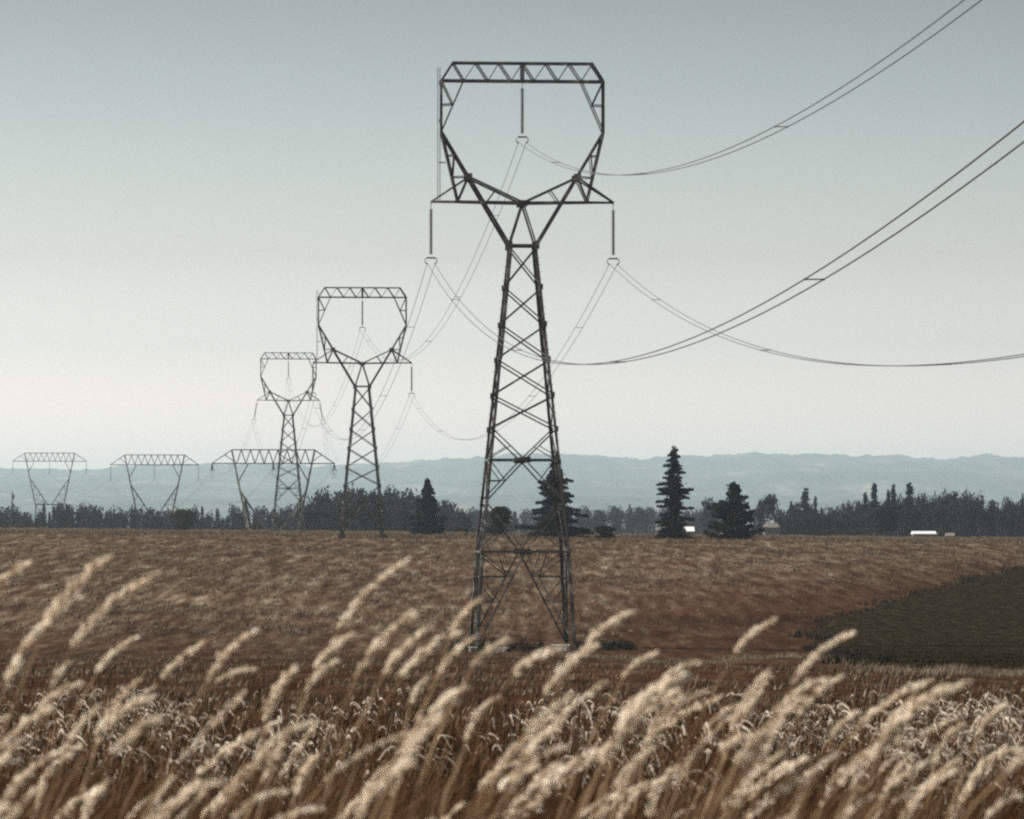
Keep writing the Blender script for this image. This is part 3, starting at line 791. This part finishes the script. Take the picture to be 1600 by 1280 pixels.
for row_ in range(2):
    x = 722; ci_ = 0
    while x < 1125:
        wpx = rnd.uniform(26, 44)
        k = 'b' if rnd.random() < 0.85 else 'c'
        far_tree(x, prof_at(x, bx, br_) + rnd.uniform(-3, 5) + row_ * 9, wpx, 2300 - row_ * 350 + rnd.uniform(-60, 60), k, row_label(k, ci_, row_, 'hazy line, counting from the rounded wood', 2), 'hazy middle tree line'); ci_ += 1
        x += wpx * rnd.uniform(0.5, 0.75)
far_tree(1110, 781, 34, 1500, 'b', 'grey-green rounded tree half hidden behind the squat bushy conifer')
far_tree(1199, 776, 46, 1260, 'b', 'large round dark tree just behind the small house')
far_tree(1186, 785, 30, 1290, 'b', 'dark tree between the squat conifer and the large round tree')
far_tree(1258, 761, 62, 1420, 'c', 'tallest pointed fir right of the large round tree')
far_tree(1274, 774, 34, 1400, 'c', 'slim fir spire close beside the tallest pointed fir')
far_tree(1236, 782, 30, 1440, 'c', 'small fir spike between the round tree and the tallest pointed fir')
bx, br_ = [1215, 1235, 1290, 1310, 1350, 1440, 1460, 1490, 1520, 1545, 1570, 1600, 1640], [795, 791, 789, 795, 785, 776, 774, 768, 772, 780, 776, 786, 782]
for row_ in range(3):
    x = 1218; ci_ = 0
    while x < 1640:
        wpx = rnd.uniform(26, 44)
        k = 'b' if rnd.random() < 0.85 else 'c'
        far_tree(x, prof_at(x, bx, br_) + rnd.uniform(-3, 4) + row_ * 9, wpx, 1470 - row_ * 100 + rnd.uniform(-25, 25), k, row_label(k, ci_, row_, 'dark grove, counting from the house'), 'grove trees at the right of the field'); ci_ += 1
        x += wpx * rnd.uniform(0.45, 0.65)
for px, tr, wd, lb in ((1352, 768, 20, 'short fir on the outer left of the fir cluster above the grove'), (1366, 754, 26, 'pointed fir with a ragged left side, first tall one of the fir cluster'),
                       (1396, 756, 20, 'slim fir in the middle of the fir cluster above the grove'), (1421, 753, 32, 'broadest and highest fir of the cluster above the grove'),
                       (1388, 765, 18, 'low fir filling the gap in the middle of the fir cluster'), (1491, 769, 16, 'fir tip poking out of the grove above the white shed roof'), (1598, 770, 10, 'slim dark fir spike at the right edge of the photo')):
    far_tree(px, tr, wd * 2.2, 1330, 'c', lb)
x0 = (1382 - 800) / F * 1130; zb = gz(x0, 1130)
tree('broadleaf_tree', (x0, 1130, zb), broad_mesh(8.3, 8.6, 77, 18, 3200, 0.33, 0.28), trunk_mesh(8.3, 0.3, 0.8, 7, 9, 0.3, 0.2), M['conifer'], 'dark low tree with two bare trunks showing, standing before the grove', 'tree')
tb = MB(); tb.tube([(-2.6, 0, -.2), (-2.5, 0, 1.6), (-2.1, 0, 3.5)], [0.2, 0.16, 0.08], 6)
o = tb.build('limb', M['bark'], [q for q in C.objects if q.get('label', '').startswith('dark low tree with two')][0])

# utility pole at the left
p = P(19, 768, 1150); zb = gz(p.x, 1150); H = p.z - zb
pe = empty('utility_pole', (p.x, 1150, zb)); tag(pe, 'thin dark wooden pole at the left edge, above the hedge trees', 'pole')
mb = MB(); mb.tube([(0, 0, -0.3), (0, 0, H)], [0.2, 0.13], 7); mb.build('post', M['wood'], pe)
mb = MB(); mb.lathe([(0.02, 0), (0.26, 0.02), (0.28, 1.0), (0.22, 1.15), (0.02, 1.2)], 10, (0.3, 0, H - 1.9)); mb.build('transformer', M['steel'], pe)

# buildings
def shed(px, top, bottom, wpx, d, label, roofmat, wallmat, pitch=0.45, depth=8.0, hip=0.0, windows=0, chimney=False, name='shed', zoff=0.0):
    x = (px - 800) / F * d; zb = gz(x, d) + zoff; topz = ZC + (HOR - top) / F * d; ev = ZC + (HOR - bottom) / F * d
    wd = wpx * d / F; t = empty(name, (x, d, zb)); tag(t, label, 'building')
    eh = max(0.4, ev - zb); rh = max(0.5, topz - ev)
    mb = MB(); mb.box((0, 0, eh / 2), (wd * 0.94, depth * 0.9, eh)); mb.build('wall', wallmat, t)
    mb = MB(); a = wd / 2; c = depth / 2; hp = a * hip
    for dz, s in ((0, 1.0),):
        vs = [(-a, -c, eh), (a, -c, eh), (a, c, eh), (-a, c, eh), (-a + hp, 0, eh + rh), (a - hp, 0, eh + rh),
              (-a, -c, eh - .12), (a, -c, eh - .12), (a, c, eh - .12), (-a, c, eh - .12)]
        mb.add(vs, [(0, 1, 5, 4), (2, 3, 4, 5), (1, 2, 5), (3, 0, 4), (6, 7, 1, 0), (7, 8, 2, 1), (8, 9, 3, 2), (9, 6, 0, 3), (9, 8, 7, 6)])
    rf = mb.build('roof', roofmat, t)
    for k in range(windows):
        xx = (k + 0.5) / windows * wd * 0.8 - wd * 0.4
        wf = MB(); yf = -depth * 0.45 - 0.03
        wf.box((xx, yf, eh * 0.55), (1.1, 0.06, 1.2)); f_ = wf.build('window', M['siding'], t)
        wp = MB(); wp.box((xx, yf - 0.04, eh * 0.55), (0.9, 0.03, 1.0)); wp.build('pane', M['window'], f_)
    if chimney:
        cb = MB(); cb.box((wd * 0.08, -0.6, eh + rh * 0.9), (0.7, 0.7, 1.0)); cb.build('chimney', M['white_roof'], rf)
    return t
shed(1205, 815, 824, 25, 1185, 'small house with a pale hipped roof beside the squat dark conifer', M['grey_roof'], M['siding'], hip=0.45, windows=3, chimney=True, name='house', depth=7)
shed(1070, 823, 830, 29, 1100, 'small white-roofed shed peeping out right of the tall narrow spruce foot', M['white_roof'], M['dark_wall'], name='shed', depth=6)
shed(1032, 824, 829, 15, 1110, 'tiny grey-roofed hut peeping out left of the tall narrow spruce foot', M['grey_roof'], M['dark_wall'], name='shed', depth=4)
shed(1443, 830, 834, 37, 1170, 'long low shed with a bright white roof before the grove', M['white_roof'], M['dark_wall'], depth=7)
shed(1484, 833, 837, 14, 1170, 'tiny shed with a faded pink roof beside the long white-roofed shed', M['pink_roof'], M['dark_wall'], depth=4)

# ------------------------------------------------------------------ grasses (uncountable stuff)
def strips(base, h, lean, bend, width, K=3, r=rng, droop=0.0, taper=1.0, wdir=None):
    """curved blades: base (n,3), lean unit xy (n,2)"""
    n_ = len(base); V = []
    if wdir is None:
        a = r.uniform(0, math.pi, n_); wdir = np.stack([np.cos(a), np.sin(a) * 0.6, np.zeros(n_)], 1)
    for k in range(K + 1):
        t_ = k / K
        c = base.copy()
        c[:, 0] += lean[:, 0] * bend * t_ ** 2; c[:, 1] += lean[:, 1] * bend * t_ ** 2
        c[:, 2] += h * (t_ - droop * t_ ** 4)
        wd_ = (width * (1 - taper * t_ * 0.85))[:, None]
        V.append(c - wdir * wd_); V.append(c + wdir * wd_)
    V = np.stack(V, 1)
    base_i = (np.arange(n_) * (2 * K + 2))[:, None, None]
    fk = np.array([[2 * k, 2 * k + 1, 2 * k + 3, 2 * k + 2] for k in range(K)])[None]
    return V.reshape(-1, 3), (base_i + fk).reshape(-1, 4)
def join(parts):
    V, Fc, o_ = [], [], 0
    for v, f_ in parts: V.append(v); Fc.append(f_ + o_); o_ += len(v)
    return np.concatenate(V), np.concatenate(Fc)
def unit(n_, mean=0.0, sd=0.6, r=rng):
    a = r.normal(mean, sd, n_); return np.stack([np.cos(a), np.sin(a)], 1)

# stubble over the field
parts = []
for (y0, y1, nn, hh, ww) in ((380, 1190, 60000, 0.24, 0.07), (70, 380, 15000, 0.16, 0.03)):
    y = rng.uniform(y0, y1, nn); u = rng.uniform(-0.135, 0.135, nn); x = u * y
    tl, _ = zone_fields(x, y)
    keep = rng.random(nn) > tl * 0.9
    clumpy = np.sin(x * 0.5 + np.sin(y * 0.11) * 2) * np.sin(y * 0.07 + x * 0.05) + rng.normal(size=nn) * 0.6
    keep &= clumpy > -0.3
    inc = (x > np.interp(y, ysort, xsort)) & (y > ynear) & (y < yfar); keep &= ~inc
    x, y = x[keep], y[keep]; m_ = len(x)
    for j in range(3):
        xx = x + rng.normal(size=m_) * 0.25; yy_ = y + rng.normal(size=m_) * 0.25
        parts.append(strips(np.stack([xx, yy_, g(xx, yy_) - 0.03], 1), hh * rng.uniform(0.5, 1.5, m_), unit(m_), 0.15 * rng.random(m_), ww * rng.uniform(0.6, 1.4, m_), 1))
v, f_ = join(parts)
tag(link('stubble', np_mesh('stubble', v, f_, 4), None, M['stubble']), 'short dry stubble tufts scattered over the brown field', 'stubble', kind='stuff')

# pale verge grass
parts = []
line = [(880, 1026), (960, 1030), (1020, 1036), (1110, 1038), (1180, 1028), (1260, 1026), (1320, 1036), (1350, 1046), (1420, 1053), (1520, 1054), (1620, 1056)]
for (xa, ra), (xb_, rb) in zip(line[:-1], line[1:]):
    nn = int((xb_ - xa) * 8)
    t_ = rng.random(nn); t_ = np.clip(t_ + 0.05 * np.sin(t_ * 40), 0, 1); pa = on_ground(xa, ra, 110, 352); pb = on_ground(xb_, rb, 110, 352)
    y = pa[1] + (pb[1] - pa[1]) * t_ + rng.normal(size=nn) * 2.0; x = pa[0] + (pb[0] - pa[0]) * t_ + rng.normal(size=nn) * 0.5
    parts.append(strips(np.stack([x, y, g(x, y) - 0.02], 1), rng.uniform(0.1, 0.6, nn) * (0.6 + 0.5 * np.sin(x * 1.1) ** 2), unit(nn, 0, 1.2), rng.uniform(0.05, 0.3, nn), rng.uniform(0.008, 0.02, nn), 3, droop=0.3))
v, f_ = join(parts)
tag(link('verge_grass', np_mesh('verge_grass', v, f_, 4), None, M['pale_grass']), 'pale dry grass strip below the green crop and the tower', 'grass', kind='stuff')

# crop leaves
nn = 16000; y = rng.uniform(ynear, yfar, nn); x = np.interp(y, ysort, xsort) + rng.uniform(-0.5, 1, nn) ** 1.0 * 0.5 + rng.random(nn) * 30
v, f_ = strips(np.stack([x, y, g(x, y) + 0.05], 1), rng.uniform(0.15, 0.3, nn), unit(nn, 0, 2), rng.uniform(0.02, 0.15, nn), rng.uniform(0.03, 0.07, nn), 2)
tag(link('crop_leaves', np_mesh('crop_leaves', v, f_, 4), None, M['crop']), 'low dark green crop plants in the curved patch', 'crop', kind='stuff')

nn = 2600; y = rng.uniform(ynear + 30, yfar, nn); x = np.array([crop_left(v_) for v_ in y]) + rng.normal(size=nn) * 0.55 - 0.2
keep = np.sin(y * 0.17) + 0.8 * np.sin(y * 0.43 + 1) + rng.normal(size=nn) * 0.5 > -0.5
x, y = x[keep], y[keep]
for pa_, pb_, n2 in ((900, 990, 900), (700, 770, 350), (790, 850, 200)):   # rough dark growth round the tower feet
    yy_ = rng.normal(352, 7, n2); xx = (rng.uniform(pa_, pb_, n2) - 800) / F * 350
    x = np.concatenate([x, xx]); y = np.concatenate([y, yy_])
nn = len(x)
v, f_ = strips(np.stack([x, y, g(x, y)], 1), rng.uniform(0.15, 0.6, nn), unit(nn, 0, 2), rng.uniform(0.05, 0.25, nn), rng.uniform(0.03, 0.09, nn), 2)
tag(link('margin_weeds', np_mesh('margin_weeds', v, f_, 4), None, M['bush']), 'dark ragged weeds along the crop edge and round the tower feet', 'weeds', kind='stuff')

# matted dry plants in the middle distance: stems, curled leaves, drooping heads
parts, curl = [], []
nn = 19000; y = 23 + 27 * rng.random(nn) ** 0.8; x = rng.uniform(-0.13, 0.13, nn) * y
keep = (np.sin(x * 2.1 + 1.5 * np.sin(y * 0.9)) + np.sin(x * 5.3 + y) * 0.7 + rng.normal(size=nn) * 0.5) > -0.75
x, y = x[keep], y[keep]; nn = len(x)
top_h = 0.86 + 0.10 * np.sin(x * 1.7 + y) + 0.06 * np.sin(x * 4.3)
hh = top_h * rng.uniform(0.55, 1.08, nn)
base = np.stack([x, y, g(x, y) - 0.02], 1)
ln = unit(nn, 0, 1.0); bd_ = rng.uniform(0.02, 0.3, nn)
parts.append(strips(base, hh, ln, bd_, rng.uniform(0.003, 0.007, nn), 4, droop=0.05, taper=0.4))
m2 = 15000; s = rng.integers(0, nn, m2); tt = rng.uniform(0.35, 0.95, m2)
lb_ = base[s].copy(); lb_[:, 2] += hh[s] * tt; lb_[:, 0] += ln[s, 0] * bd_[s] * tt ** 2; lb_[:, 1] += ln[s, 1] * bd_[s] * tt ** 2
parts.append(strips(lb_, rng.uniform(0.03, 0.16, m2), unit(m2, 0, 2.5), rng.uniform(0.05, 0.18, m2), rng.uniform(0.004, 0.009, m2), 4, droop=1.5, taper=0.9))
v, f_ = join(parts)
tag(link('dry_stems', np_mesh('dry_stems', v, f_, 4), None, M['brown_grass']), 'dense brown dry stems behind the blurred seed heads', 'grass', kind='stuff')
m3 = 15000; s = rng.integers(0, nn, m3)
pxs = 800 + F * base[s, 0] / base[s, 1]
dn = np.interp(pxs, [-100, 60, 200, 420, 560, 760, 1000, 1150, 1300, 1450, 1700], [0.35, 0.5, 0.6, 0.45, 0.18, 0.25, 0.35, 0.5, 0.75, 0.95, 1.0]) * (0.55 + 0.5 * np.sin(base[s, 0] * 3.1 + np.sin(base[s, 1])))
s = s[rng.random(m3) < dn]; m3 = len(s)
hb_ = base[s].copy(); hb_[:, 2] += hh[s] * 0.93; hb_[:, 0] += ln[s, 0] * bd_[s] * 0.9; hb_[:, 1] += ln[s, 1] * bd_[s] * 0.9
ll = unit(m3, 0, 1.3); hgt = rng.uniform(0.02, 0.09, m3); bb = rng.uniform(0.04, 0.17, m3); ww = rng.uniform(0.005, 0.012, m3)
parts = [strips(hb_, hgt, ll, bb, ww, 5, droop=1.9, taper=0.5, wdir=np.tile([[0.0, 0.0, 1.0]], (m3, 1))),
         strips(hb_, hgt, ll, bb, ww, 5, droop=1.9, taper=0.5)]
v, f_ = join(parts)
tag(link('curled_leaves', np_mesh('curled_leaves', v, f_, 4), None, M['curled']), 'pale curled dead leaves topping the brown stems', 'dry leaves', kind='stuff')

# long grass close by, under the seed heads
nn = 9000; y = rng.uniform(8.5, 21, nn); x = rng.uniform(-0.14, 0.14, nn) * y - 0.2
rowtop = 1195 + rng.normal(size=nn) * 45
hh = np.clip((HOR - rowtop) / F * y + ZC - g(x, y), 0.2, 1.1)
base = np.stack([x, y, g(x, y) - 0.02], 1)
p1 = strips(base, hh, unit(nn, 0, 0.5), rng.uniform(0.1, 0.45, nn), rng.uniform(0.0015, 0.0035, nn), 6, droop=0.1, taper=0.7)
tag(link('long_grass', np_mesh('long_grass', *p1, 4), None, M['brown_grass']), 'tangled brown grass stems and blades under the seed heads', 'grass', kind='stuff')

# ------------------------------------------------------------------ seed-headed grass stalks bending in the wind
def bez(pts, n_):
    out = []
    for i in range(n_ + 1):
        t_ = i / n_; q = [Vector(p) for p in pts]
        while len(q) > 1: q = [a.lerp(b_, t_) for a, b_ in zip(q[:-1], q[1:])]
        out.append(q[0])
    return out
def spikelets(path, rad, n_, r):
    P_ = np.array([tuple(p) for p in path]); m_ = len(P_) - 1
    t_ = np.sort(r.random(n_)) ; i = np.minimum((t_ * m_).astype(int), m_ - 1); f = t_ * m_ - i
    c = P_[i] * (1 - f)[:, None] + P_[i + 1] * f[:, None]; tan = P_[i + 1] - P_[i]; tan /= np.linalg.norm(tan, axis=1)[:, None]
    up = np.array([0.2, 0.9, 0.1]); a = np.cross(tan, up); a /= np.linalg.norm(a, axis=1)[:, None]; b_ = np.cross(tan, a)
    th = r.uniform(0, 6.28, n_); out = a * np.cos(th)[:, None] + b_ * np.sin(th)[:, None]
    prof = rad * np.clip(np.sin(np.pi * np.clip(t_ * 0.86 + 0.13, 0, 1)) ** 0.55, 0.15, 1) * (0.72 + 0.38 * np.sin(t_ * r.uniform(16, 34) + r.uniform(0, 6)) + 0.2 * np.sin(t_ * 61) + 0.25 * r.normal(size=n_))
    prof = np.clip(prof, rad * 0.08, rad * 1.7)
    L = rad * 2.1 * r.uniform(0.6, 1.4, n_); wdt = rad * 0.25
    s0 = c + out * (prof * r.uniform(0.1, 0.95, n_))[:, None]
    dirv = tan * 0.95 + out * 0.42; dirv /= np.linalg.norm(dirv, axis=1)[:, None]
    s1 = s0 + dirv * L[:, None]; mid = s0 + dirv * (L * 0.45)[:, None]
    e1 = np.cross(dirv, out); e1 /= np.linalg.norm(e1, axis=1)[:, None] + 1e-9; e2 = np.cross(dirv, e1)
    V = np.stack([s0, mid + e1 * wdt, mid + e2 * wdt, mid - e1 * wdt, mid - e2 * wdt, s1], 1).reshape(-1, 3)
    fb = np.array([[0, 2, 1], [0, 3, 2], [0, 4, 3], [0, 1, 4], [5, 1, 2], [5, 2, 3], [5, 3, 4], [5, 4, 1]])
    return V, ((np.arange(n_) * 6)[:, None, None] + fb[None]).reshape(-1, 3)
GRP = 'seed-headed grass stalks bending in the wind'
def stalk(tip, base_, d, wpx=20, label=None, arch=0.11, cnt=150):
    r = np.random.default_rng(int(tip[0] * 7 + tip[1] * 13 + base_[0]))
    dt = d * (1 + r.normal() * 0.004)
    A = P(base_[0], base_[1], d); B = P(tip[0], tip[1], dt)
    ch = B - A; per = Vector((-ch.z, 0, ch.x)).normalized() * ch.length * arch
    path = bez([A, A.lerp(B, 0.35) + per, A.lerp(B, 0.75) + per * 0.9, B], 14)
    tn = (path[1] - path[0]).normalized()
    hgt = 1.0
    root = Vector((A.x - 0.16 - 0.22 * r.random(), d + r.normal() * 0.1, 0)); root.z = gz(root.x, root.y)
    t = empty('grass_stalk', root)
    drop = A.z - root.z
    stem = bez([A + tn * 0.03, A - tn * drop * 0.35, Vector((root.x + 0.04, root.y, root.z + drop * 0.4)), root], 12)
    mb = MB(); mb.tube([p - root for p in stem], 0.0022, 4); mb.build('stem', M['straw_stem'], t)
    rad = wpx / F * d * 0.5 * 0.52
    v_, f2 = spikelets([p - root for p in path], rad, cnt, r)
    me_ = np_mesh('seed_head', v_, f2, 3); link('seed_head', me_, t, M['straw_head'])
    tag(t, label, 'grass stalk', GRP)
    return t
HEADS = [
 ((46, 882), (-12, 935), 9, 24, 'pale seed head arching in from the left edge, its tip curving over'),
 ((170, 875), (70, 985), 8, 32, 'thickest and highest seed head at the left, a fluffy pale plume'),
 ((118, 935), (8, 1078), 8.2, 30, 'long drooping seed head just below the highest plume at the left'),
 ((245, 901), (112, 1015), 8.4, 26, 'long pale plume second from the highest at the left, tip near the furrowed field'),
 ((213, 998), (150, 1055), 10, 17, 'small slim seed head alone below the second left plume'),
 ((128, 1068), (58, 1112), 9, 20, 'arched seed head under the thick left plume'),
 ((108, 1040), (82, 1075), 9.5, 18, 'short stubby seed head above the arched one at the left'),
 ((333, 1002), (252, 1062), 9.6, 18, 'hooked thin seed head left of the paler slanting pair'),
 ((402, 986), (322, 1070), 9.2, 22, 'slanting knobbly seed head left of the tall gap of bare field'),
 ((400, 1046), (335, 1068), 10, 15, 'low arching thin seed head just under the knobbly one'),
 ((237, 1092), (150, 1150), 9, 24, 'broad seed head lying low among dry stems at the left'),
 ((80, 1108), (0, 1178), 8.6, 26, 'fat seed head low at the left edge'),
 ((639, 877), (528, 988), 9.5, 20, 'isolated high beaded seed head left of the tallest tower, second highest in the photo'),
 ((647, 961), (556, 1062), 8.6, 24, 'pale drooping seed head directly below the isolated beaded one'),
 ((550, 995), (492, 1048), 9, 22, 'stout short seed head left of the drooping one'),
 ((524, 1036), (478, 1082), 9.2, 22, 'frayed seed head right under the stout short one'),
 ((672, 985), (600, 1056), 9, 22, 'straight slanting seed head between the drooping one and the tower foot'),
 ((712, 993), (625, 1062), 8.8, 25, 'thick arched seed head left of the tower foot'),
 ((750, 939), (706, 994), 9.4, 18, 'grey seed head crossing the left leg of the tallest tower'),
 ((740, 998), (682, 1064), 9.6, 18, 'thin seed head crossing the foot of the left tower leg'),
 ((794, 1002), (736, 1047), 8.8, 21, 'smooth bright seed head in front of the tower feet, tip drooping'),
 ((462, 1047), (415, 1130), 9, 22, 'upright knobbly seed head at the left of the middle gap'),
 ((668, 1061), (643, 1102), 9.4, 15, 'short small upright seed head below the thick arched one'),
 ((724, 1078), (628, 1185), 8, 32, 'very broad fluffy seed head low in the middle'),
 ((985, 959), (912, 1014), 9.2, 21, 'seed head right of the tower pointing up at the field, tip highest on that side'),
 ((872, 1017), (802, 1056), 8.8, 27, 'thick curved seed head hiding the right tower feet'),
 ((930, 1010), (850, 1090), 8.6, 24, 'long slanting seed head continuing below the one right of the tower'),
 ((1026, 1021), (972, 1062), 10, 16, 'small dull seed head over the pale verge strip'),
 ((1092, 1037), (1040, 1058), 10, 16, 'nearly level small seed head on the pale verge strip'),
 ((1208, 971), (1148, 1022), 9.4, 19, 'slim seed head alone just left of the green crop'),
 ((1064, 1058), (965, 1150), 7.4, 36, 'big fluffy drooping plume in the middle right'),
 ((1056, 1084), (938, 1195), 7.6, 34, 'dense plume directly beneath the big fluffy drooping one'),
 ((1202, 1051), (1142, 1145), 8.8, 19, 'slender hooked seed head below the slim one by the crop'),
 ((1332, 990), (1236, 1070), 8.6, 20, 'bright smooth seed head standing against the green crop'),
 ((1286, 1062), (1208, 1118), 9, 20, 'first of two parallel seed heads under the crop, the lower-tipped'),
 ((1312, 1060), (1246, 1122), 9.2, 20, 'second of two parallel seed heads under the crop'),
 ((1510, 1069), (1392, 1142), 8.4, 27, 'long level plume at the right with a thin pointed tip'),
 ((1465, 1080), (1380, 1170), 8.6, 26, 'thick plume just beneath the long level one at the right'),
 ((1570, 1102), (1528, 1150), 9.4, 17, 'small seed head near the right edge over curled leaves'),
 ((1340, 1114), (1300, 1152), 9, 19, 'short frayed seed head between the parallel pair and the right plumes'),
]
for tip, bs, d, wp, lb in HEADS: stalk(tip, bs, d, wp, lb, cnt=170)
MARKS = [(100, 'in the bottom left corner'), (300, 'below the second flat-topped tower'), (500, 'below the wide flat-topped tower'), (700, 'left of the tallest tower'), (920, 'straight below the tallest tower'),
         (1110, 'below the tall narrow spruce'), (1300, 'below the house'), (1480, 'under the green crop'), (2000, 'in the bottom right corner')]
USED = set()
k = 0
while k < 125:
    tx = rnd.uniform(-30, 1640); ty = 1300 - 240 * rnd.random() ** 1.3 
    if 420 < tx < 560: ty = max(ty, 1130)
    ang = R(rnd.uniform(30, 64)); Ln = rnd.uniform(60, 165); wp = rnd.uniform(13, 29)
    LB = f"{'plump' if wp > 21 else 'slim'} {'steep' if ang > R(52) else 'slanting' if ang > R(41) else 'low-lying'} {'long' if Ln > 112 else 'short'} seed head, {'high' if ty < 1160 else 'midway' if ty < 1225 else 'lowest'} in the tangle {[m_[1] for m_ in MARKS if tx < m_[0]][0]}"
    if LB in USED: continue
    USED.add(LB); k += 1
    stalk((tx, ty), (tx - Ln * math.cos(ang), ty + Ln * math.sin(ang)), rnd.uniform(6.8, 11.5), wp, LB, rnd.uniform(0.0, 0.22), 120)
